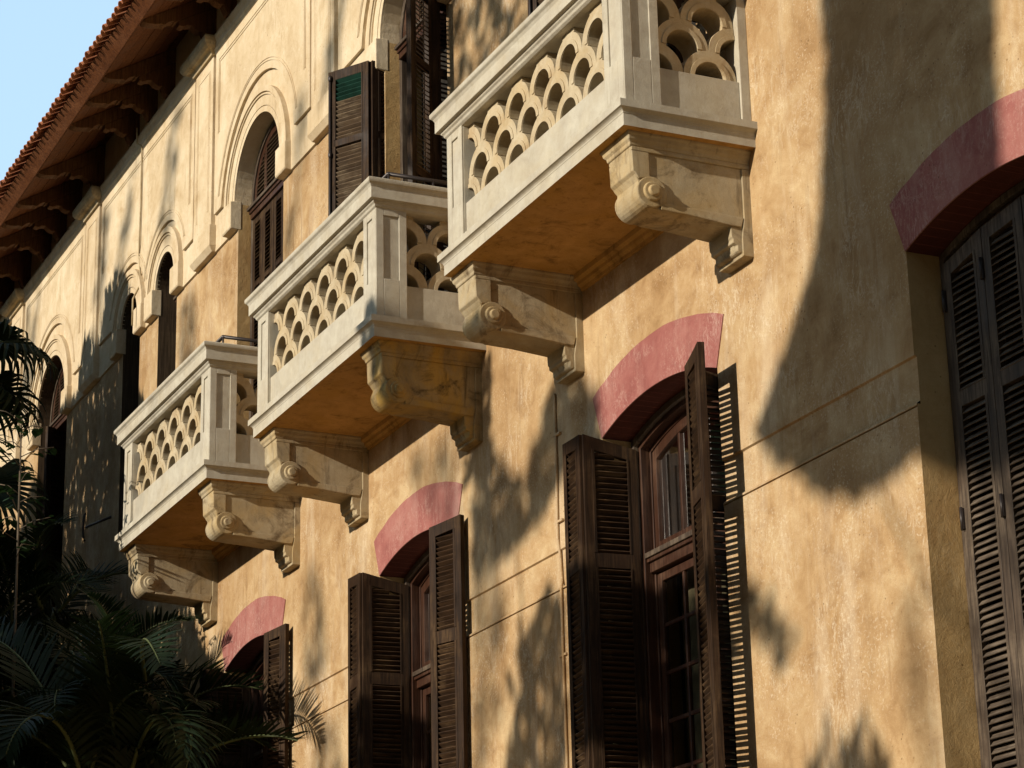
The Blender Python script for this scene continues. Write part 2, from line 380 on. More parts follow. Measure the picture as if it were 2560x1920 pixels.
# ---------------------------------------------------------------- shutter leaves
def leaf_mesh(wd, zb, zt0, zt1, rails, mat, slat_mat, flip=1, pitch=.037, green=0):
    """leaf in its own plane: x 0..wd, y thickness, z; top slopes from zt0 (x=0) to zt1 (x=wd); returns frame and slat builders"""
    st = .062; th = .021
    f = MB(); S = []
    top = lambda x: zt0 + (zt1 - zt0) * x / wd
    f.prism([(0, zb), (st, zb), (st, top(st)), (0, top(0))], -th, th, 'y', mat)
    f.prism([(wd - st, zb), (wd, zb), (wd, top(wd)), (wd - st, top(wd - st))], -th, th, 'y', mat)
    f.prism([(st, top(st) - .085), (wd - st, top(wd - st) - .085), (wd - st, top(wd - st)), (st, top(st))], -th + .001, th - .001, 'y', mat)
    for a, b in rails: f.box(st, wd - st, -th + .001, th - .001, a, b, mat)
    f.box(st, wd - st, -th + .001, th - .001, zb, zb + .12, mat)
    # thin bead round each louvre field
    fields = []; lo = zb + .12
    for a, b in sorted(rails): fields.append((lo, a)); lo = b
    fields.append((lo, None))
    cnt = 0
    for a, b in fields:
        s = MB(); S.append(s)
        z = a - .012; tmax = b if b else max(top(st), top(wd - st)) - .085
        for e, q in ((-th - .004, -th), (th, th + .004)):
            for xa, xb in ((st, st + .008), (wd - st - .008, wd - st)):
                zz = b if b else top((xa + xb) / 2) - .085
                f.box(xa - .006, xb + .006 if xa > st else xb, e, q, a, zz, mat)
        while z + .018 < tmax:
            xa, xb = st - .004, wd - st + .004
            if not b:
                lim = z + .03 + .085
                if zt1 != zt0:
                    xx = (lim - zt0) / (zt1 - zt0) * wd
                    if zt1 > zt0: xa = max(xa, xx)
                    else: xb = min(xb, xx)
            if xb - xa > .02:
                jz = random.uniform(-.0025, .0025); jy = random.uniform(-.002, .002); tl = random.uniform(-.004, .004)
                y0, y1 = -.024 * flip + jy, .019 * flip + jy
                m = slat_mat
                if green and not b and z > tmax - green: m = M['green']
                s.prism([(y0, z + jz), (y0 + .004 * flip, z - .003 + jz), (y1, z + .031 + jz + tl), (y1 - .004 * flip, z + .037 + jz + tl)], xa, xb, 'x', m)
            z += pitch
    return f, S
def place_leaf(f, s, p0, p1, parent=villa, label=None):
    d = Vector((p1[0] - p0[0], p1[1] - p0[1], 0)).normalized(); nrm = Vector((-d.y, d.x, 0))
    mat = Matrix(((d.x, nrm.x, 0, p0[0]), (d.y, nrm.y, 0, p0[1]), (0, 0, 1, 0), (0, 0, 0, 1)))
    o = f.build('shutter', None, parent, .003); o.matrix_local = mat
    for q in s: q.build('louvre_panel', None, o)
    if label: o['label'] = label
    return o
RL = [(5.43, 5.525), (3.30, 3.40)]
def lower_shutter(kind, p0, p1, wd=None, label=None, mat='wood', slat='wood', flip=1):
    """kind j = jamb leaf (p0 at the hinge), c = centre leaf (p0 at the end joined to the jamb leaf)"""
    wd = math.hypot(p1[0]-p0[0], p1[1]-p0[1]) if wd is None else wd
    a, b = ((6.225, 6.305) if kind == 'j' else (6.305, 6.340))
    f, s = leaf_mesh(wd, 2.35, a, b, RL, M[mat], M[{'wood': 'woodslat', 'greywood': 'greyslat'}[slat]], flip)
    return place_leaf(f, s, p0, p1, villa, label)
def hinge(o, x, z, s=1, y=-.026):
    mb = MB(); mb.box(x - .012, x + .012, y - .008, y + .004, z - .055, z + .055, M['iron']); mb.tube([(x, y - .008, z - .06), (x, y - .008, z + .06)], .009, 6, M['iron']); mb.build('hinge', None, o)
def bolt_knob(o, x, z):
    mb = MB(); mb.tube([(x, -.02, z), (x, -.05, z)], [.011, .014], 8, M['iron']); mb.build('knob', None, o)
# window A: closed, weathered grey
xa = WIN[0]
A = [lower_shutter('j', (xa - .705, .205), (xa - .357, .205), None, 'closed weathered shutter leaf', 'greywood', 'greywood'),
     lower_shutter('c', (xa - .352, .205), (xa - .004, .205), None, 'closed weathered shutter leaf', 'greywood', 'greywood'),
     lower_shutter('c', (xa + .352, .205), (xa + .004, .205), None, 'closed weathered shutter leaf', 'greywood', 'greywood', -1),
     lower_shutter('j', (xa + .705, .205), (xa + .357, .205), None, 'closed weathered shutter leaf', 'greywood', 'greywood', -1)]
for z in (6.02, 4.85, 3.5): hinge(A[0], .004, z)
for z in (6.08, 4.83): hinge(A[0], .346, z)
# windows B, C, D and the two hidden ones: folded open
def open_set(x, Lh, Le, Rh, Re, note):
    hl, hr = (x - .725, .215), (x + .725, .215)
    a = lower_shutter('j', hl, Lh); b = lower_shutter('c', Lh, Le, None, None, 'wood', 'wood', 1)
    c = lower_shutter('j', hr, Rh, None, None, 'wood', 'wood', -1); d = lower_shutter('c', Rh, Re, None, None, 'wood', 'wood', -1)
    for o in (a, c):
        for z in (6.1, 4.6): hinge(o, .33, z)
    bolt_knob(b, .30, 6.18); bolt_knob(b, .30, 4.75)
open_set(WIN[1], (-13.59, -.15), (-13.93, -.10), (-12.145, -.16), (-11.81, -.255), 'B')
open_set(WIN[2], (-17.44, -.155), (-17.79, -.115), (-16.04, -.165), (-15.735, -.05), 'C')
open_set(WIN[3], (-21.23, -.155), (-21.57, -.115), (-19.70, -.15), (-19.42, -.055), 'D')
for k in (4, 5): open_set(WIN[k], (WIN[k] - .75, -.155), (WIN[k] - 1.09, -.115), (WIN[k] + .78, -.15), (WIN[k] + 1.06, -.055), 'E')

# ---------------------------------------------------------------- upper doors and windows
def build_door(x, r, leaves=True, zb=7.64, yb=.125):
    mb = MB()
    mb.ring_prism(outline(0, r - .004, ZC, r - .004, zb, 28), outline(0, r - .055, ZC, r - .055, zb, 28), yb, yb + .09, M['greywood'])
    d = mb.build('doorway', None, villa, .003); d.location = (x, 0, 0)
    mb = MB()
    mb.box(-r + .03, r - .03, yb - .055, yb + .10, 10.725, 10.755, M['greywood']); mb.box(-r + .035, r - .035, yb - .035, yb + .1, 10.695, 10.725, M['sash'])
    mb.box(-r + .04, r - .04, yb - .02, yb + .1, 10.64, 10.695, M['sash'])
    mb.build('transom', None, d, .004)
    mb = MB(); q = r - .055                              # fanlight: central louvred field between two stiles
    mb.ring_prism(outline(0, q, ZC, q, 10.76, 24), outline(0, q - .06, ZC, q - .06, 10.76, 24), yb + .015, yb + .06, M['sash'])
    for x2 in (-.27, .27) if r > .5 else (0,):
        mb.box(x2 - .035, x2 + .035, yb + .016, yb + .059, 10.758, ZC + math.sqrt((q - .05) ** 2 - .27 ** 2 if r > .5 else (q - .05) ** 2), M['sash'])
    mb.box(-q, q, yb + .016, yb + .059, 10.756, 10.795, M['sash'])
    z = 10.80
    while z < ZC + q - .09:
        hw = math.sqrt(max((q - .045) ** 2 - (z + .03 - ZC) ** 2, 0))
        if hw > .04: mb.prism([(yb + .01, z), (yb + .016, z - .004), (yb + .058, z + .03), (yb + .052, z + .036)], -hw, hw, 'x', M['slatwood'])
        z += .04
    mb.build('fanlight', None, d)
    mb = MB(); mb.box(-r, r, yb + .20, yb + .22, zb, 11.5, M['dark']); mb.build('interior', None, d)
    return d
doors = {}
for x, r in DOORS: doors[x] = build_door(x, r)
for x, r in PAIR: doors[x] = build_door(x, r, False, 8.41, .20)
RU = [(9.93, 9.99), (9.0, 9.08)]
def upper_shutter(p0, p1, mat='wood', slat='wood', flip=1, green=0, label=None, zt=10.66, zb=7.66):
    wd = math.hypot(p1[0]-p0[0], p1[1]-p0[1])
    f, s = leaf_mesh(wd, zb, zt, zt, RU, M[mat], M['woodslat' if slat == 'wood' else slat], flip, .040, green)
    return place_leaf(f, s, p0, p1, villa, label)
x = -20.39                                             # door behind the far balcony: closed
for a, b, fl in ((-.585, -.30, 1), (-.295, -.005, 1), (.585, .30, -1), (.295, .005, -1)): upper_shutter((x + a, .15), (x + b, .15), 'wood', 'wood', fl)
for x in (-16.70, -12.84):                              # doors behind the two nearer balconies: folded open
    upper_shutter((x - .625, .16), (x - .595, -.115), 'wood', 'wood', 1, 0, None, 10.62)
    o = upper_shutter((x - .60, -.125), (x - .945, -.345), 'wood', 'slatwood', 1, .22, 'bleached leaf with four green slats at the top', 10.62)
    mb = MB(); wd = .41
    mb.tube([(wd - .03, .035, 7.75), (wd - .03, .035, 10.56)], .008, 8, M['iron'])
    for z in (9.86, 10.55, 8.8): mb.tube([(wd - .03, .035, z - .03), (wd - .03, .035, z - .012), (wd - .03, .035, z + .012), (wd - .03, .035, z + .03)], [.008, .017, .017, .008], 8, M['iron'])
    mb.build('bolt_rod', None, o)
    upper_shutter((x + .635, .16), (x + .67, -.12), 'wood', 'wood', -1, 0, None, 10.62)
    upper_shutter((x + .67, -.125), (x + .90, -.40), 'wood', 'slatwood', -1, 0, None, 10.62)
x = -27.92
upper_shutter((x - .64, .2), (x - .35, .23)); upper_shutter((x + .64, .2), (x + .35, .23), flip=-1); upper_shutter((x - .34, .23), (x - .2, -.02))

# carved surrounds: three stepped rings and two impost blocks
def surround(x, r, wide):
    mb = MB(); steps = [(r, r + wide * .22, -.044), (r + wide * .22, r + wide * .25, -.034), (r + wide * .25, r + wide * .66, -.046), (r + wide * .66, r + wide * .72, -.060), (r + wide * .72, r + wide * .77, -.050), (r + wide * .77, r + wide, -.070)]
    nn = 44
    pts = [(rr, y) for a, b, y in steps for rr in (a, b)]
    prof = [(r, .0)] + pts + [(r + wide, -.02)]
    rings = []
    for k in range(nn + 1):
        t = math.pi * k / nn; rings.append([(-q * math.cos(t), y, ZC + q * math.sin(t)) for q, y in prof])
    mb.loft(rings, M['cream'], close=False, caps=False)
    o = mb.build('arch_surround', None, villa); o.location = (x, 0, 0)
    for s in (-1, 1):
        mb = MB(); a, b = r - .004, r + wide + .01
        mb.prism([(.03, 10.545), (-.022, 10.545), (-.075, 10.55), (-.084, 10.565), (-.084, 10.825), (-.02, 10.835), (.03, 10.835)], s * a, s * b, 'x', M['cream'])
        mb.build('impost_block', None, o, .008)
    return o
for x, r in DOORS: surround(x, r, .247)
for x, r in PAIR: surround(x, r, .26)

# raised panels of the upper wall, with cut-out round the arches and incised lines
def arc_band(mb, xc, r0, r1, y0, y1, z_lo, mat, nn=36):
    t0 = math.asin(max(-1, min(1, (z_lo - ZC) / r1)))
    o = [(xc - r1 * math.cos(t0 + (math.pi - 2*t0) * k / nn), ZC + r1 * math.sin(t0 + (math.pi - 2*t0) * k / nn)) for k in range(nn + 1)]
    i = [(xc - r0 * math.cos(t0 + (math.pi - 2*t0) * k / nn), ZC + r0 * math.sin(t0 + (math.pi - 2*t0) * k / nn)) for k in range(nn + 1)]
    mb.ring_prism(o, i, y0, y1, mat)
def panel(xl, xr, arches, zlo=10.92, ztop=12.665):
    mb = MB(); y = -.052; ops = [(xc, hr, ZC, hr, 0) for xc, hr in arches]
    wall_layer(mb, xl, xr, zlo, ztop, y, ops, M['cream'])
    spans = []; cur = xl
    for xc, hr in sorted(arches):
        q = math.sqrt(hr * hr - (zlo - ZC) ** 2); spans.append((cur, xc - q)); cur = xc + q
        arc = [(xc - hr * math.cos(t), ZC + hr * math.sin(t)) for t in [math.asin((zlo-ZC)/hr) + (math.pi - 2*math.asin((zlo-ZC)/hr)) * k / 36 for k in range(37)]]
        for p, s in zip(arc, arc[1:]): mb.face([(p[0], y, p[1]), (s[0], y, s[1]), (s[0], -.02, s[1]), (p[0], -.02, p[1])], M['cream'])
    spans.append((cur, xr))
    for a, b in spans:
        if b > a: mb.face([(a, y, zlo), (b, y, zlo), (b, -.02, zlo), (a, -.02, zlo)], M['cream'])
    for xx in (xl, xr): mb.face([(xx, y, zlo), (xx, -.02, zlo), (xx, -.02, ztop), (xx, y, ztop)], M['cream'])
    for xc, hr in arches:
        for e in (.075, .102): arc_band(mb, xc, hr + e, hr + e + .013, y - .007, y + .002, zlo + .14, M['cream'])
    for e in (.10, .135):
        mb.box(xl + e, xl + e + .014, y - .007, y + .002, 11.75, ztop - e, M['cream']); mb.box(xr - e - .014, xr - e, y - .007, y + .002, 11.35, ztop - e, M['cream'])
        mb.box(xl + e + .016, xr - e - .016, y - .0065, y + .002, ztop - e - .014, ztop - e, M['cream'])
    return mb.build('wall_panel', None, villa, fix=False)
PIL = [-29.7, -26.14, -21.965, -18.565, -14.70, -10.85, -33.2]
panel(-21.64, -18.93, [(-20.38, 1.045)]); panel(-18.22, -15.06, [(-16.63, 1.045)]); panel(-14.35, -11.2, [(-12.76, 1.045)])
panel(-25.80, -22.32, [(-24.61, .652), (-23.30, .652)]); panel(-29.34, -26.5, [(-27.92, 1.045)])

def pilaster(x):
    mb = MB(); y = -.068
    mb.box(-.282, .282, y, -.01, 10.82, 12.70, M['cream'])
    mb.box(-.20, .20, y, -.01, 12.84, 13.45, M['cream'])
    for a, b in ((.19, .203), (.16, .170)):
        for s in (-1, 1): mb.box(s*a, s*b, y - .006, y + .003, 11.0, 12.57 - a * .2, M['cream'])
        mb.box(-a + .001, a - .001, y - .0055, y + .003, 12.57 - a*.2 - .013, 12.57 - a*.2, M['cream'])
    p = mb.build('pilaster', None, villa, .006); p.location = (x, 0, 0)
    mb = MB(); mb.box(-.315, .315, -.092, -.01, 10.60, 10.825, M['cream'])
    mb.loft([[(-.315, -.092, 10.60), (.315, -.092, 10.60), (.315, -.01, 10.60), (-.315, -.01, 10.60)], [(-.295, -.055, 10.545), (.295, -.055, 10.545), (.295, -.01, 10.545), (-.295, -.01, 10.545)]], M['cream'])
    mb.build('base', None, p, .006)
    mb = MB(); prof = [(0, 12.655), (.028, 12.655), (.032, 12.675), (.05, 12.695), (.056, 12.70), (.085, 12.703), (.115, 12.725), (.135, 12.76), (.138, 12.80), (.128, 12.825), (0, 12.84)]
    mb.loft([[(-.28 - e, y - e, z), (.28 + e, y - e, z), (.28 + e, -.01, z), (-.28 - e, -.01, z)] for e, z in prof], M['console'])
    mb.build('capital', None, p)
    return p
for x in PIL: pilaster(x)
# moulded cornice under the frieze
mb = MB(); prof = [(-.015, 12.66), (-.060, 12.66), (-.066, 12.685), (-.078, 12.70), (-.080, 12.75), (-.09, 12.77), (-.102, 12.80), (-.102, 12.83), (-.015, 12.84)]
for a, b in zip(sorted(PIL), sorted(PIL)[1:]): mb.prism(prof, a + .283, b - .283, 'x', M['cream'])
mb.prism(prof, X0, sorted(PIL)[0] - .283, 'x', M['cream']); mb.prism(prof, sorted(PIL)[-1] + .283, X1, 'x', M['cream'])
mb.build('cornice', None, villa, .004)

# ---------------------------------------------------------------- roof and eaves
SL = math.tan(R(31)); YE, ZE = -.80, 12.95
roof = MB()
zr = lambda y: ZE + (y - YE) * SL
roof.prism([(YE + .02, zr(YE + .02) + .10), (3.5, zr(3.5) + .10), (3.5, zr(3.5) + .14), (YE + .02, zr(YE + .02) + .14)], X0, X1, 'x', M['tile'])
roof.prism([(3.5, zr(3.5) + .10), (7.4, zr(3.5) + .10 - 3.9 * SL), (7.4, zr(3.5) + .14 - 3.9 * SL), (3.5, zr(3.5) + .14)], X0, X1, 'x', M['tile'])
roofo = roof.build('roof', None, villa)
mb = MB(); pb = .135
for k in range(11):
    y0 = YE + .005 + pb * k; y1 = y0 + pb - .006; dz = random.uniform(-.002, .002)
    if y1 < .2: mb.prism([(y0, zr(y0) + dz), (y1, zr(y1) + dz), (y1, zr(y1) + .03 + dz), (y0, zr(y0) + .03 + dz)], X0, X1, 'x', M['eave'])
mb.build('soffit_boards', None, roofo)
mb = MB()
x = X0
while x < X1:
    L = random.uniform(2.2, 3.6)
    mb.prism([(YE - .002, ZE - .03), (YE - .02, ZE - .028), (YE - .15, ZE + .085), (YE - .135, ZE + .11), (YE - .002, ZE + .0)], x, min(x + L - .006, X1), 'x', M['eave']); x += L
mb.build('fascia', None, roofo, .004)
mb = MB(); sp = .135; k = 0; dv = Vector((0, math.cos(R(31)), math.sin(R(31)))); up = Vector((0, -math.sin(R(31)), math.cos(R(31))))
x = X0 + .1
while x < X1:
    for c in range(14):
        base = Vector((x + random.uniform(-.008, .008), YE - .225 + random.uniform(-.012, .012), ZE + .072)) + dv * (.36 * c)
        r0, r1 = .062, .054
        if c > 5 and c % 2: continue
        ln = .42 if c < 6 else .80
        for rr0, rr1, off in ((r0, r1, .0),):
            A_, B_ = [], []
            for q in range(9):
                t = math.pi * q / 8
                A_.append(base + Vector((rr0 * math.cos(t), 0, 0)) + up * (rr0 * math.sin(t) * .85 + .012)); B_.append(base + dv * ln + Vector((rr1 * math.cos(t), 0, 0)) + up * rr1 * math.sin(t))
            A2 = [p * 1 for p in A_]; th = .014
            Ai = [base + Vector(((rr0 - th) * math.cos(math.pi*q/8), 0, 0)) + up * ((rr0 - th) * math.sin(math.pi*q/8) + .012) for q in range(9)]
            Bi = [base + dv * ln + Vector(((rr1 - th) * math.cos(math.pi*q/8), 0, 0)) + up * ((rr1 - th) * math.sin(math.pi*q/8)) for q in range(9)]
            mb.loft([Bi, Ai, A_, B_], M['tile'], close=False, caps=False, smooth=False)
        if 0 < c < 3:                                        # pan tile between
            pbse = base + Vector((sp / 2, .02, -.02)); P0, P1 = [], []
            for q in range(7):
                t = math.pi + math.pi * q / 6
                P0.append(pbse + Vector((.068 * math.cos(t), 0, 0)) + up * (.045 * math.sin(t) + .04)); P1.append(pbse + dv * ln + Vector((.068 * math.cos(t), 0, 0)) + up * (.045 * math.sin(t) + .04))
            mb.loft([[p - up * .014 for p in P1], [p - up * .014 for p in P0], P0, P1], M['tile'], close=False, caps=False)
    x += sp
mb.build('barrel_tiles', None, roofo)
RAF = [-19.45, -20.45, -21.15, -21.80, -23.18, -23.82, -24.50, -25.91, -26.88, -27.56, -28.3, -29.3, -30.2, -31.2, -18.5, -17.6, -16.6]
def rafter_mesh():
    mb = MB(); d = .17
    pts = [(.30, zr(.30) - .004)]
    pts += [(YE + .01, zr(YE + .01) - .004)]
    for k in range(9):                                       # rounded, scooped tip
        t = k / 8; yy = YE + .01 + .30 * t
        pts.append((yy, zr(yy) - .02 - .125 * math.sin(math.pi * min(1, t * 1.0) / 2) ** .8 - (.02 if .85 > t > .7 else 0)))
    pts += [(YE + .33, zr(YE + .33) - .150), (YE + .34, zr(YE + .34) - d), (.30, zr(.30) - d)]
    mb.prism(pts, -.06, .06, 'x', M['rafter'])
    return mb.build('rafter', None, roofo, .004)
raf0 = rafter_mesh()
mb = MB()
con = [(-.02, 13.30), (-.40, 13.30 - .02), (-.41, 13.04 + .0), (-.36, 13.00), (-.345, 13.03), (-.31, 13.06), (-.26, 13.03), (-.235, 12.99), (-.20, 12.97), (-.165, 12.99), (-.14, 12.95), (-.13, 12.90), (-.115, 12.875), (-.085, 12.87), (-.07, 12.905), (-.02, 12.905)]
con = [(y, min(z, zr(y) - .17)) for y, z in con]
con = [(-.02, zr(-.02) - .172), (-.42, zr(-.42) - .172), (-.415, zr(-.42) - .215), (-.37, 12.955), (-.33, 12.98), (-.28, 12.985), (-.25, 12.955), (-.20, 12.93), (-.165, 12.94), (-.15, 12.90), (-.12, 12.845), (-.085, 12.848), (-.075, 12.89), (-.02, 12.89)]
mb.prism(con, -.055, .055, 'x', M['rafter'])
con0 = mb.build('console', None, roofo, .006)
for k, x in enumerate(RAF):
    if k == 0: raf0.location = (x, 0, 0); con0.location = (x, 0, 0)
    else: dup(raf0, roofo, (x, 0, 0)); dup(con0, roofo, (x, 0, 0))

# ---------------------------------------------------------------- balconies
HWB = 1.34; YF = -.905
def u_loft(mb, prof, hw, yf, mat, yb=.0):
    """profile (outward offset, z) carried round front and both sides of a balcony"""
    rings = []
    for e, z in prof: rings.append([(-hw - e, yb, z), (-hw - e, yf - e, z), (hw + e, yf - e, z), (hw + e, yb, z)])
    mb.loft(rings, mat, close=False, caps=False)
def console_mesh(parent, x0, x1, name='bracket', mat='console'):
    mb = MB(); rc = (-.655, 7.128)                            # scroll centre (y, z)
    sc_ = []
    for k in range(13):
        t = R(118 + 158 * k / 12); sc_.append((rc[0] + .093 * math.cos(t), rc[1] + .098 * math.sin(t)))
    side = [(.02, 7.40), (-.78, 7.40), (-.775, 7.245), (-.757, 7.228), (-.745, 7.205), (-.738, 7.19)] + [p for p in sc_ if p[1] < 7.17] + [(-.60, 7.026), (-.40, 7.018), (-.14, 6.995)]
    side += [(-.137, 6.93), (-.128, 6.92), (-.128, 6.897), (-.10, 6.885), (-.10, 6.85), (-.085, 6.838), (-.072, 6.838), (-.072, 6.815), (.02, 6.815)]
    mb.prism(side, x0, x1, 'x', M[mat])
    for s, xx in ((-1, x0), (1, x1)):                         # raised border leaving a sunk field
        q = .012
        def bar(pts): mb.prism(pts, xx - .0005 * s, xx + s * q, 'x', M[mat])
        bar([(.018, 7.399), (-.779, 7.399), (-.779, 7.372), (.018, 7.368)])
        bar([(-.779, 7.371), (-.665, 7.371), (-.665, 7.215), (-.735, 7.20), (-.745, 7.21), (-.757, 7.229), (-.774, 7.246)])
        bar([(-.052, 7.367), (.018, 7.367), (.018, 6.817), (-.071, 6.817), (-.071, 6.93), (-.052, 7.06)])
        bar([(-.60, 7.073), (-.053, 7.056), (-.072, 6.996), (-.14, 6.996), (-.40, 7.019), (-.60, 7.027)])
        def disc(c, r0, r1, a, b, nn=26): mb.loft([[(xx + s*a, c[0] + r0*math.cos(2*math.pi*k/nn), c[1] + r0*math.sin(2*math.pi*k/nn)) for k in range(nn)], [(xx + s*b, c[0] + r1*math.cos(2*math.pi*k/nn), c[1] + r1*math.sin(2*math.pi*k/nn)) for k in range(nn)]], M[mat])
        disc(rc, .097, .095, -.001, .014); disc(rc, .062, .056, .013, .031); disc(rc, .038, .030, .030, .052)
    # grooves on the scroll front
    for gx in (x0 + .05, x1 - .05):
        pass
    zt = [(0, 7.395), (.014, 7.40), (.018, 7.42), (.034, 7.435), (.040, 7.455), (.050, 7.462), (.052, 7.478)]
    mb.loft([[(x0 - e, .0, z), (x0 - e, -.78 - e * .7, z), (x1 + e, -.78 - e * .7, z), (x1 + e, .0, z)] for e, z in zt], M[mat], close=True)
    # dentils of the tail
    for k in range(3):
        xa_ = x0 + .02 + (x1 - x0 - .04) * (k + .12) / 3; xb_ = x0 + .02 + (x1 - x0 - .04) * (k + .88) / 3
        mb.prism([(-.10, 6.905), (-.112, 6.90), (-.095, 6.842), (-.07, 6.842), (-.07, 6.905)], xa_, xb_, 'x', M[mat])
    o = mb.build(name, None, parent, .005); return o
def post(mb, xa, xb, ya, yb, z0, z1, mat, faces):
    mb.box(xa, xb, ya, yb, z0, z1, mat)
def framed(mb, plane, c, a0, a1, z0, z1, sgn, mat, t=.012, bw=.05, low=.29):
    """raised frame leaving a sunk panel. plane x or y at coordinate c, facing sgn"""
    def q(a, b, za, zb):
        lo, hi = (c, c + sgn * t) if sgn > 0 else (c + sgn * t, c)
        if plane == 'x': mb.box(lo, hi, a, b, za, zb, mat)
        else: mb.box(a, b, lo, hi, za, zb, mat)
    q(a0, a0 + bw, z0, z1); q(a1 - bw, a1, z0, z1); q(a0 + bw, a1 - bw, z1 - bw * .9, z1); q(a0 + bw, a1 - bw, z0, z0 + low)
def half_ring(mb, u, zb, ro_, ri_, v0, v1, a0, a1, umin, umax, T):
    nn = 16; ts = [a0 + (a1 - a0) * k / nn for k in range(nn + 1)]
    o = [(u + ro_ * math.cos(t), zb + ro_ * math.sin(t)) for t in ts]; i = [(u + ri_ * math.cos(t), zb + ri_ * math.sin(t)) for t in ts]
    old = mb.T; mb.T = T
    # stilt foot then arc
    if a0 < .01: o = [(u + ro_, zb - .014)] + o; i = [(u + ri_, zb - .014)] + i
    if a1 > math.pi - .01: o = o + [(u - ro_, zb - .014)]; i = i + [(u - ri_, zb - .014)]
    mb.ring_prism(o, i, v0, v1, mb_screen_mat)
    # raised inner lip of each scale, front and back
    if a1 - a0 > 1.2:
        for va, vb in ((v0 - .006, v0 - .0005), (v1 + .0005, v1 + .006)):
            mb.ring_prism([(u + ri_ * 1.30 * math.cos(t), zb + ri_ * 1.30 * math.sin(t)) for t in ts], [(u + (ri_ + .0015) * math.cos(t), zb + (ri_ + .0015) * math.sin(t)) for t in ts], va, vb, mb_screen_mat)
    mb.T = old
mb_screen_mat = M['screen']
def screen(parent, width, T, z0, top):
    """fish-scale screen: rows of ring arcs whose feet stand on the crowns of the row below"""
    mb = MB(); P_ = .36; Ro, Ri = .1795, .104; H = math.pi / 2
    for row in range(4):
        zb = z0 + .18 * row; off = 0 if row % 2 == 0 else .18; v0 = .012 + .004 * row; v1 = .19 - .003 * row
        k = -1
        while True:
            u = off + P_ * k; k += 1
            if u > width + .01: break
            if u < -.01: continue
            a0, a1 = 0, math.pi
            if u < .01: a1 = H
            if u > width - .01: a0 = H
            if row == 3:                                      # only the feet show under the rail
                lim = math.asin(min(1, (top - zb) / Ro))
                if u > .01: half_ring(mb, u, zb, Ro, Ri, v0, v1, math.pi - lim, math.pi, 0, width, T)
                if u < width - .01: half_ring(mb, u, zb, Ro, Ri, v0, v1, 0, lim, 0, width, T)
            else: half_ring(mb, u, zb, Ro, Ri, v0, v1, a0, a1, 0, width, T)
    o = mb.build('fish_scale_screen', None, parent, .007); return o
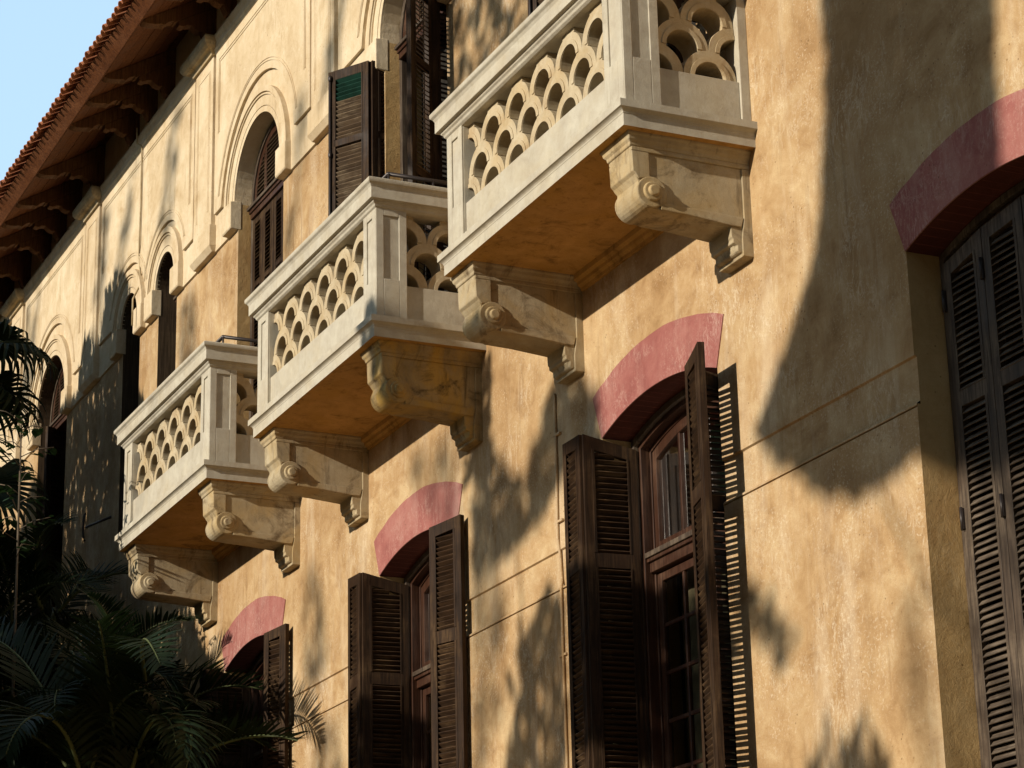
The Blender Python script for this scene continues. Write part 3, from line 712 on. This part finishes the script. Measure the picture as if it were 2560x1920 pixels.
def balcony(xc, label):
    mb = MB()
    prof = [(0, 7.478), (-.028, 7.478), (-.028, 7.478)]
    S_ = [(-.034, 7.476), (-.034, 7.55), (-.03, 7.553), (-.03, 7.561), (-.022, 7.570), (-.010, 7.577), (0, 7.580), (0, 7.626)]
    u_loft(mb, S_, HWB, YF, M['stone'])
    hw, yf = HWB, YF
    mb.face([(-hw, 0, 7.626), (-hw, yf, 7.626), (hw, yf, 7.626), (hw, 0, 7.626)], M['stone'])
    h2, y2 = HWB - .034, YF + .034
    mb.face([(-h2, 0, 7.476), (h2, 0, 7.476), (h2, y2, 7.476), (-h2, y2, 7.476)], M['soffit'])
    b = mb.build('balcony', None, villa, .004); b.location = (xc, 0, 0); b['label'] = label
    # bed moulding along the wall under the slab
    mb = MB(); pm = [(.0, 7.375), (-.02, 7.375), (-.024, 7.395), (-.045, 7.41), (-.05, 7.43), (-.075, 7.445), (-.08, 7.474), (0, 7.474)]
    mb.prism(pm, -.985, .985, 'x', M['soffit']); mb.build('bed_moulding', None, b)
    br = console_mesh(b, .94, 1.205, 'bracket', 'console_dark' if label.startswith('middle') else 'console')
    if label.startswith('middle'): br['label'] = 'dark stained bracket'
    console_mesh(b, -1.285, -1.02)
    # posts
    zt = 8.47; pf = -.834
    for s in (-1, 1):
        mb = MB(); xo = 1.278 * s; xi = 1.04 * s
        mb.box(min(xo, xi), max(xo, xi), pf, -.605, 7.624, zt, M['stone'])
        framed(mb, 'y', pf, min(xo, xi) + .001, max(xo, xi) - .001, 7.63, zt - .001, -1, M['stone'], .012, .065, .30)
        framed(mb, 'x', xo, pf - .011, -.606, 7.63, zt - .001, s, M['stone'], .012, .06, .30)
        mb.build('corner_post', None, b, .004)
        mb = MB(); mb.box(min(xo - .0*s, xi + .09*s), max(xo, xi + .09*s), -.062, .0, 7.624, zt, M['stone'])
        mb.box(min(xo, xo + s*.014), max(xo, xo + s*.014), -.050, -.001, 7.63, zt, M['ochre']) if False else None
        mb.build('wall_post', None, b, .004)
    # plinths
    mb = MB(); mb.box(-1.038, 1.038, pf + .012, pf + .225, 7.624, 7.905, M['stone'])
    for s in (-1, 1): mb.box(min(s*1.262, s*1.11), max(s*1.262, s*1.11), -.604, -.063, 7.624, 7.905, M['stone'])
    mb.build('plinth', None, b, .004)
    # screens: front, right, left
    T = Matrix.Translation((-1.038, pf + .022, 0)) @ Matrix.Diagonal((2.076 / 1.98, 1, 1, 1))
    screen(b, 1.98, T, 7.905, 8.47)
    for s in (1, -1):
        T = Matrix(((0, -s, 0, 1.252 * s), (1, 0, 0, -.604), (0, 0, 1, 0), (0, 0, 0, 1)))
        screen(b, .54, T, 7.905, 8.47)
    # handrail
    mb = MB()
    rail = [(-.17, 8.462), (-.005, 8.462), (.012, 8.475), (.016, 8.49), (.028, 8.50), (.034, 8.515), (.06, 8.517), (.06, 8.60), (.066, 8.612), (.07, 8.62), (.085, 8.632), (.088, 8.645), (.088, 8.662), (.07, 8.672), (-.17, 8.674)]
    u_loft(mb, rail, 1.29, pf - .012, M['stone'])
    mb.build('handrail', None, b, .003)
    # iron guard rail on top
    mb = MB(); yy = pf + .13
    for z in (8.79,): mb.tube([(-1.19, .0, z), (-1.19, yy, z), (1.19, yy, z), (1.19, .0, z)], .017, 8, M['iron'])
    for q in ((-1.19, yy), (1.19, yy), (1.19, -.35), (-1.19, -.35), (0, yy), (-.6, yy), (.6, yy)): mb.tube([(q[0], q[1], 8.665), (q[0], q[1], 8.79)], .010, 6, M['iron'])
    mb.box(-1.21, 1.21, yy - .012, yy + .012, 8.675, 8.687, M['iron']); mb.box(1.178, 1.202, yy + .013, -.05, 8.675, 8.687, M['iron'])
    mb.build('guard_rail', None, b)
    return b
for xc, lb in ((-12.80, 'nearest stone balcony'), (-16.67, 'middle stone balcony'), (-20.48, 'far stone balcony')): balcony(xc, lb)

# small fittings on the wall
mb = MB(); path = [(-14.25, -.012, 6.80), (-14.25, -.012, 6.3), (-14.262, -.012, 5.80), (-14.258, -.0, 5.70), (-14.25, .006, 5.52), (-14.22, -.018, 5.44), (-14.225, -.016, 5.2), (-14.215, -.016, 4.4), (-14.20, -.016, 3.0), (-14.20, -.016, .2)]
mb.tube(path, .011, 6, M['ochre'])
for z in (6.5, 5.9, 5.0, 4.2): mb.box(-14.28, -14.18, -.02, .0, z, z + .015, M['ochre'])
mb.build('conduit', None, villa)
mb = MB(); mb.tube([(-24.17, -.13, 12.9), (-24.17, -.125, 12.72), (-24.165, -.07, 12.69), (-24.16, -.068, 12.0), (-24.17, -.07, 11.55), (-24.22, -.05, 11.4), (-24.17, -.04, 11.1), (-24.15, -.13, 10.9), (-24.15, -.13, 10.6)], .011, 6, M['console']); mb.build('cable', None, villa)
mb = MB(); hx, hz = -25.66, 8.76
mb.tube([(hx + .45, 0, hz + .02), (hx, -.16, hz)], .014, 6, M['iron']); mb.tube([(hx, -.16 - .03 * math.cos(t), hz + .16 * math.sin(t)) for t in [R(-80 + 16 * k) for k in range(11)]], .014, 6, M['iron'])
mb.build('tie_anchor', None, villa)

# ---------------------------------------------------------------- ground
mb = MB(); mb.face([(-250, -250, 0), (250, -250, 0), (250, 250, 0), (-250, 250, 0)], M['ground']); g = mb.build('ground', None, None, fix=False); tag(g, kind='structure')

# ---------------------------------------------------------------- palms and plants
def frond_mesh(name, L, nl, droop, spread, ll, lw, seed, stiff=.5):
    rnd = random.Random(seed); mb = MB(); N = 22; pts = []
    p = Vector((0, 0, 0)); a = R(78)
    for k in range(N + 1):
        pts.append(p.copy()); a -= droop / N * (0.35 + 1.3 * k / N); p = p + Vector((math.cos(a), 0, math.sin(a))) * (L / N)
    mb.tube(pts, [.022 * (1 - .85 * k / N) + .002 for k in range(N + 1)], 5, M['stemgreen'])
    for k in range(nl):
        t = .16 + .84 * k / (nl - 1); f = t * N; i = min(int(f), N - 1); q = pts[i].lerp(pts[i + 1], f - i); d = (pts[i + 1] - pts[i]).normalized()
        upv = d.cross(Vector((0, 1, 0))).normalized() * -1
        if upv.z < 0: upv = -upv
        ln = ll * (math.sin(math.pi * (.12 + .80 * t)) ** .7) * rnd.uniform(.88, 1.08)
        for s in (-1, 1):
            ang = R(spread) * (1 - .35 * t) * rnd.uniform(.92, 1.08)
            dirv = (d * math.cos(ang) + Vector((0, s, 0)) * math.sin(ang) + upv * rnd.uniform(.12, .34)).normalized()
            wv = d.cross(dirv).normalized().cross(dirv).normalized()
            pa = q; prev = None; dv_ = dirv.copy(); M_ = 5
            L_ = []; R_ = []
            for j in range(M_ + 1):
                wj = lw * (.35, .9, 1, .8, .5, .04)[j]
                L_.append(pa + wv * wj - Vector((0, 0, 0))); R_.append(pa - wv * wj); mid = pa + upv * (-.25 * wj)
                prev = pa; pa = pa + dv_ * (ln / M_); dv_ = (dv_ + Vector((0, 0, -stiff * (.05 + .10 * j)))).normalized()
            for j in range(M_): mb.face([L_[j], R_[j], R_[j + 1], L_[j + 1]], M['palm'])
    me_o = mb.build(name, None, None, fix=False); return me_o
def place(o, p, yaw, tilt=0, s=1, roll=0):
    o.matrix_local = Matrix.Translation(p) @ Matrix.Rotation(yaw, 4, 'Z') @ Matrix.Rotation(tilt, 4, 'Y') @ Matrix.Rotation(roll, 4, 'X') @ Matrix.Scale(s, 4)
FR = [frond_mesh('frond', 1.9, 44, R(105), 62, .50, .0145, 3, .45), frond_mesh('frond', 1.7, 40, R(135), 58, .48, .0145, 8, .6), frond_mesh('frond', 2.1, 46, R(85), 56, .50, .014, 15, .3)]
used = [False] * 3
def get_frond(k, parent):
    if not used[k]:
        used[k] = True; FR[k].parent = parent; return FR[k]
    c = FR[k].copy(); C.objects.link(c); c.parent = parent; return c
def areca(x, y, top, nst, label, seed, spread=.5, nf=5, sc_=1.0):
    rnd = random.Random(seed); root = empty('areca_palm', (x, y, 0)); tag(root, label, 'palm')
    for s in range(nst):
        a = rnd.uniform(0, 2 * math.pi); r = spread * math.sqrt(rnd.random()); px, py = r * math.cos(a), r * math.sin(a); h = top * rnd.uniform(.62, 1.0)
        mb = MB(); mb.tube([(px * .5, py * .5, 0), (px * .7, py * .7, h * .5), (px, py, h)], [.05, .04, .03], 7, M['stemgreen']); mb.build('stem', None, root)
        a0 = rnd.uniform(0, 6.28)
        for f in range(nf):
            o = get_frond(rnd.randrange(3), root)
            place(o, (px, py, h - .1), a0 + f * 2.4 + rnd.uniform(-.3, .3), R(rnd.uniform(-12, 38)), sc_ * rnd.uniform(.8, 1.1), rnd.uniform(-.5, .5))
    return root
areca(-20.85, -1.3, 5.7, 6, 'dense areca palm clump in front of the lowest shutters', 11, .8, 6)
areca(-22.0, -1.6, 6.5, 6, 'taller areca palm clump with arching fronds under the far balcony', 5, .9, 6)
areca(-21.7, -2.2, 4.4, 5, 'low dark areca palm clump at the lower edge', 23, .6, 6, .9)
areca(-24.6, -1.2, 7.6, 6, 'tallest areca palm clump against the shaded wall', 31, .8, 6)

def single_frond(root, k, p, yaw, tilt, sc_, roll): place(get_frond(k, root), p, yaw, tilt, sc_, roll)
for r_ in [o for o in C.objects if o.name.startswith('areca_palm')][:1]:
    single_frond(r_, 2, (-.35, .35, 5.05), R(12), R(48), .95, R(-55)); single_frond(r_, 0, (-.1, .3, 4.6), R(-8), R(60), .9, R(-40)); single_frond(r_, 2, (.62, .3, 5.72), R(3), R(42), .95, R(25)); single_frond(r_, 1, (.5, .2, 5.3), R(-5), R(38), .95, R(-20))
def fan_leaf(name, r, seed):
    rnd = random.Random(seed); mb = MB(); n = 34
    mb.tube([(-1.1, 0, -.1), (-.5, 0, 0), (0, 0, 0)], [.016, .012, .01], 5, M['stemgreen'])
    for k in range(n):
        a = R(-140 + 280 * k / (n - 1)); d = Vector((math.cos(a), math.sin(a), .12 * math.cos(3 * a))); side = Vector((-math.sin(a), math.cos(a), 0)); p = Vector((0, 0, 0)); Lp = []; ln = r * rnd.uniform(.85, 1.08) * (.75 + .25 * math.cos(a / 2))
        dirv = d.normalized(); M_ = 9
        for j in range(M_ + 1):
            t = j / M_; wj = .034 * (min(1, t / .35) if t < .35 else max(.04, (1 - t) / .65) ** .8) + .001
            Lp.append((p + side * wj, p - side * wj, p + Vector((0, 0, -.35 * wj)))); p = p + dirv * ln / M_
            if t > .42: dirv = (dirv + Vector((0, 0, -.42 - .5 * t))).normalized()
        for j in range(M_):
            mb.face([Lp[j][0], Lp[j][2], Lp[j+1][2], Lp[j+1][0]], M['palm']); mb.face([Lp[j][2], Lp[j][1], Lp[j+1][1], Lp[j+1][2]], M['palm'])
    return mb.build(name, None, None, fix=False)
fan = empty('fan_palm', (-24.95, -1.5, 1.25)); tag(fan, 'fan palm with drooping split leaves at the upper left', 'palm')
mb = MB(); mb.tube([(0, 0, -1.25), (.05, 0, 3), (.0, 0, 8.3)], [.16, .13, .11], 10, M['bark']); mb.build('trunk', None, fan)
F0 = fan_leaf('fan_leaf', .95, 4); F1 = fan_leaf('fan_leaf', .85, 9)
specs = [(0, (.35, .10, 9.15), R(15), R(25)), (1, (.15, .15, 8.75), R(60), R(40)), (0, (.55, -.05, 7.55), R(-10), R(55)), (1, (-.3, .2, 9.4), R(110), R(15)), (0, (-.6, .1, 8.9), R(170), R(25)), (1, (.1, -.2, 7.9), R(-70), R(45)), (0, (-.4, -.3, 8.2), R(-130), R(35)), (1, (.4, .2, 6.9), R(30), R(60))]
first = [True, True]
for k, p, yaw, tilt in specs:
    src = (F0, F1)[k]
    if first[k]: o = src; first[k] = False
    else: o = src.copy(); C.objects.link(o)
    o.parent = fan; place(o, p, yaw, tilt)

def sprig(x, y, z, seed):
    rnd = random.Random(seed); root = empty('broadleaf_shrub', (x, y, 0)); tag(root, 'slender broadleaf shrub with small oval leaves beside the fan palm', 'shrub')
    st = MB(); lf = MB()
    st.tube([(0, 0, 0), (.05, .02, z * .6), (0, 0, z)], [.03, .02, .008], 6, M['bark'])
    for k in range(16):
        h = z - 1.3 + 1.3 * (k / 15); a = k * 2.4; ln = .30 * rnd.uniform(.6, 1.1); b = Vector((0, 0, h)); e = b + Vector((math.cos(a) * ln, math.sin(a) * ln, .10))
        st.tube([b, (b + e) / 2 + Vector((0, 0, .03)), e], .005, 4, M['bark'])
        for q in range(7):
            aa = a + rnd.uniform(-1.5, 1.5); d = Vector((math.cos(aa), math.sin(aa), rnd.uniform(-.7, .3))).normalized(); p = b.lerp(e, .3 + .7 * q / 6); s = d.cross(Vector((0, 0, 1))).normalized(); l_ = rnd.uniform(.08, .13)
            lf.face([p, p + d * l_ * .35 + s * .024, p + d * l_ * .7 + s * .02, p + d * l_, p + d * l_ * .7 - s * .02, p + d * l_ * .35 - s * .024], M['broad'])
    st.build('trunk', None, root); lf.build('crown', None, root, fix=False)
sprig(-21.5, -1.9, 8.55, 2)

# ---------------------------------------------------------------- the garden trees across the path whose shade falls on the façade
def inside(p, poly):
    c = False; j = len(poly) - 1
    for i in range(len(poly)):
        (xi, zi), (xj, zj) = poly[i], poly[j]
        if (zi > p[1]) != (zj > p[1]) and p[0] < (xj - xi) * (p[1] - zi) / (zj - zi) + xi: c = not c
        j = i
    return c
def shade_tree(name, label, cat, polys, trunk, seed):
    rnd = random.Random(seed); root = empty(name, (trunk[0], trunk[1], 0)); tag(root, label, cat)
    lf = MB(); st = MB(); org = Vector((trunk[0], trunk[1], 0)); ends = []
    for poly, dens, t0, t1, size, asp in polys:
        xs = [p[0] for p in poly]; zs = [p[1] for p in poly]
        A_ = (max(xs) - min(xs)) * (max(zs) - min(zs))
        for k in range(int(A_ * dens / (size * size * asp))):
            q = (rnd.uniform(min(xs), max(xs)), rnd.uniform(min(zs), max(zs)))
            if not inside(q, poly): continue
            t = rnd.uniform(t0, t1); p = Vector((q[0], 0, q[1])) + SUN * t - org
            a = Vector((rnd.gauss(0, 1), rnd.gauss(0, 1), rnd.gauss(0, 1))).normalized()
            if asp < .3: a = (Vector((rnd.uniform(-.5, .5), rnd.uniform(-.5, .5), -1))).normalized()
            b = a.cross(Vector((rnd.gauss(0, 1), rnd.gauss(0, 1), rnd.gauss(0, 1)))).normalized()
            a = a * size * rnd.uniform(.7, 1.3) / 2; b = b * size * asp * rnd.uniform(.8, 1.2) / 2
            lf.face([p - a, p - a * .3 + b, p + a * .35 + b * .85, p + a, p + a * .35 - b * .85, p - a * .3 - b], M['broad'])
            if rnd.random() < .006: ends.append(p)
    top = sum(ends, Vector()) / max(1, len(ends)); base = Vector((0, 0, min(5.0, max(2.5, top.z * .55))))
    st.tube([(0, 0, 0), (.05, .03, base.z * .5), base], [.26, .22, .17], 10, M['bark'])
    for e in ends[:8]: st.tube([base, base.lerp(e, .5) + Vector((0, 0, .25)), e], [.05, .03, .012], 6, M['bark'])
    st.build('trunk', None, root); lf.build('crown', None, root, fix=False)
P_right = [(-10.64, 8.18), (-10.71, 7.44), (-10.81, 6.92), (-10.92, 6.58), (-11.12, 6.34), (-11.3, 6.14), (-11.5, 5.94), (-11.66, 5.79), (-11.62, 5.67), (-11.39, 5.53), (-11.19, 5.37), (-10.92, 5.2), (-10.65, 5.13), (-10.41, 5.15), (-10.21, 5.2), (-10.07, 5.22), (-9.66, 5.11), (-9.07, 5.08), (-8.3, 5.9), (-9.22, 6.26), (-9.17, 7.11), (-9.14, 7.45), (-9.3, 8.6)]
P_mid = [(-14.24, 6.92), (-14.76, 6.38), (-14.95, 6.35), (-15.21, 6.61), (-15.42, 6.89), (-15.62, 6.78), (-15.69, 5.88), (-14.94, 5.9), (-14.55, 6.03), (-14.1, 6.29), (-13.63, 6.22), (-13.66, 6.58), (-14.0, 6.88)]
P_low = [(-14.58, 5.56), (-14.69, 5.23), (-14.97, 5.33), (-15.1, 4.99), (-14.96, 4.81), (-15.15, 4.42), (-15.2, 3.0), (-14.1, 3.0), (-14.23, 4.27), (-14.21, 5.33)]
P_shB = [(-14.1, 5.45), (-13.2, 5.38), (-12.4, 5.0), (-12.0, 4.6), (-12.3, 4.2), (-14.1, 4.3)]
P_shC = [(-18.0, 5.2), (-17.3, 5.25), (-16.6, 5.0), (-16.4, 4.2), (-18, 3.6)]
P_b2 = [(-16.11, 10.7), (-15.9, 9.99), (-16.08, 8.9), (-15.3, 8.9), (-14.5, 9.6), (-13.8, 10.2), (-13.8, 11.2), (-15.8, 11.2)]
P_b2br = [(-15.75, 7.5), (-15.3, 7.4), (-15.35, 6.6), (-15.8, 6.6)]
P_left = [(-27.4, 10.5), (-26.7, 10.6), (-26.35, 11.2), (-26.1, 11.0), (-25.71, 10.9), (-25.54, 11.44), (-25.15, 11.5), (-24.7, 11.34), (-24.45, 10.6), (-24.35, 10.0), (-23.9, 9.4), (-23.4, 8.4), (-22.6, 7.4), (-21.9, 6.6), (-21.0, 6.05), (-20.0, 5.65), (-19.5, 5.0), (-19.1, 4.2), (-18.2, 0), (-36, 0), (-36, 9.5), (-29.5, 9.5), (-29, 10)]
P_tip = [(-11.35, 3.75), (-11.1, 4.0), (-10.95, 3.8), (-10.75, 4.0), (-10.5, 3.6), (-10.6, 2.6), (-11.3, 2.6)]
P_wedge = [(-11.95, 4.98), (-11.72, 4.86), (-11.36, 4.54), (-11.5, 4.35), (-11.95, 4.72)]
P_s1 = [(-24.7, 12.6), (-24.3, 12.6), (-25.1, 10.9), (-25.5, 10.9)]; P_s2 = [(-25.85, 12.5), (-25.45, 12.5), (-25.7, 11), (-26.1, 11)]; P_s3 = [(-23.2, 12.6), (-22.7, 12.6), (-23.2, 11.2), (-23.6, 11.2)]
P_s4 = [(-19.3, 11.1), (-19.0, 11.1), (-19.4, 10.0), (-19.75, 9.6)]; P_s5 = [(-29.2, 12.6), (-28.6, 12.6), (-28.9, 11), (-29.5, 11)]; P_s6 = [(-18.2, 12.2), (-17.8, 12.4), (-18.2, 10.9), (-18.6, 10.8)]
P_s9 = [(-18.9, 5.3), (-18.3, 5.4), (-18.2, 4.3), (-18.7, 4.1)]; P_s10 = [(-10.35, 4.5), (-10.06, 4.5), (-10.06, 3.6), (-10.3, 3.6)]; P_s11 = [(-16.9, 7.1), (-15.9, 6.95), (-15.85, 6.3), (-16.6, 6.6)]; P_s12 = [(-15.72, 5.95), (-15.1, 5.95), (-15.3, 4.6), (-15.72, 4.4)]
P_s7 = [(-22.9, 10.3), (-22.4, 10.4), (-22.2, 9.0), (-22.7, 8.8)]; P_s8 = [(-19.2, 6.7), (-18.75, 6.7), (-18.6, 5.8), (-19.1, 5.7)]
shade_tree('unseen_tree', 'broad garden tree opposite the villa, its shade on the closed shutters', 'tree', [(P_right, 26, 13, 16.5, .17, .5)], (-4.6, -14.5), 3)
shade_tree('unseen_tree', 'garden tree opposite the villa, its shade between the middle windows', 'tree', [(P_mid, 10, 13, 17, .24, .45), (P_low, 6, 12, 15, .30, .28), (P_shB, 10, 8, 11, .22, .45), (P_shC, 10, 8, 11, .22, .45), (P_b2, 3, 12, 15, .22, .45), (P_b2br, 10, 8, 11, .18, .45), (P_tip, 5, 11, 13, .28, .25), (P_wedge, 9, 14, 17, .20, .45)], (-11.8, -13.0), 4)
shade_tree('unseen_tree', 'garden tree opposite the villa, its dappled shade around the far balcony', 'tree', [(P_left, 11, 4.0, 7.5, .30, .22)], (-24.0, -6.5), 6)

shade_tree('unseen_tree', 'distant garden tree whose thin crown throws soft bands on the upper wall', 'tree', [(q, 2.6, 26, 31, .24, .45) for q in (P_s1, P_s2, P_s3, P_s4, P_s5, P_s6, P_s7, P_s8, P_s9, P_s10, P_s11, P_s12)], (-25.5, -29), 9)
# added unseen trees: high crowns, side and far rows put in to block sky light
def sky_block_tree(x, y, z0, z1, rx, ry, seed, label, ox=0, oy=0):
    rnd = random.Random(seed); root = empty('unseen_tree', (x, y, 0)); tag(root, label, 'tree', 'added unseen trees that block the sky')
    st = MB(); lf = MB(); h = (z0 + z1) / 2
    st.tube([(0, 0, 0), (.1, .05, z0 * .6), (.05, 0, z0 + 1)], [.42, .34, .24], 10, M['bark'])
    for k in range(9):
        a = k * 2.4; r = rnd.uniform(.5, .85); e = Vector((ox + rx * r * math.cos(a), oy + ry * r * math.sin(a), rnd.uniform(z0 + .8, z1 - .8))); b = Vector((.05, 0, z0 + .2))
        q = [b, b.lerp(e, .5) + Vector((0, 0, .5)), e]
        if all(clear(p + Vector((x, y, 0))) for p in q): st.tube(q, [.16, .09, .03], 6, M['bark'])
    n = int(rx * ry * 95)
    for k in range(n):
        while True:
            v = Vector((rnd.uniform(-1, 1), rnd.uniform(-1, 1), rnd.uniform(-1, 1)))
            if .25 < v.length < 1: break
        p = Vector((ox + v.x * rx, oy + v.y * ry, h + v.z * (z1 - z0) / 2))
        if not clear(p + Vector((x, y, 0))): continue
        a = Vector((rnd.gauss(0, 1), rnd.gauss(0, 1), rnd.gauss(0, 1))).normalized(); b = a.cross(Vector((rnd.gauss(0, 1), rnd.gauss(0, 1), rnd.gauss(0, 1)))).normalized()
        s_ = rnd.uniform(.3, .5); a = a * s_; b = b * s_ * .55
        lf.face([p - a, p - a * .3 + b, p + a * .4 + b * .8, p + a, p + a * .4 - b * .8, p - a * .3 - b], M['broad'])
    st.build('trunk', None, root); lf.build('crown', None, root, fix=False)
def clear(p):
    """true when the sun on the visible part of the villa does not pass through p"""
    t = -p.y; wz = p.z - SUN.z * t; wx = p.x - SUN.x * t
    return not (-.6 < wz < 14.6 and -31.5 < wx < -7.5)
k = 0
sky_block_tree(-37.5, -11, 16.5, 27, 14, 9, 100, 'added unseen spreading tree beyond the far end of the villa, blocking the sky', 11.5, -2)
sky_block_tree(2.5, -11, 16.5, 27, 13, 9, 101, 'added unseen spreading tree beyond the near end of the villa, blocking the sky', -9, -2)
for x, y in ((-41, -5), (-44, -13), (-40, -21), (6, -10), (4.5, -19), (13, -14), (9, -1), (-34, -17), (-.5, -17.5), (1, -27), (-36, -28)):
    sky_block_tree(x, y, 1.5, 19, 5.0, 5.0, 200 + k, 'added unseen leafy tree to the side, blocking the sky'); k += 1

for x in (-52, -37, -22, -7, 8):
    sky_block_tree(x, -44, 1.0, 13.5, 9.5, 4.5, 300 + k, 'added unseen low broad tree in the far row, blocking the sky'); k += 1
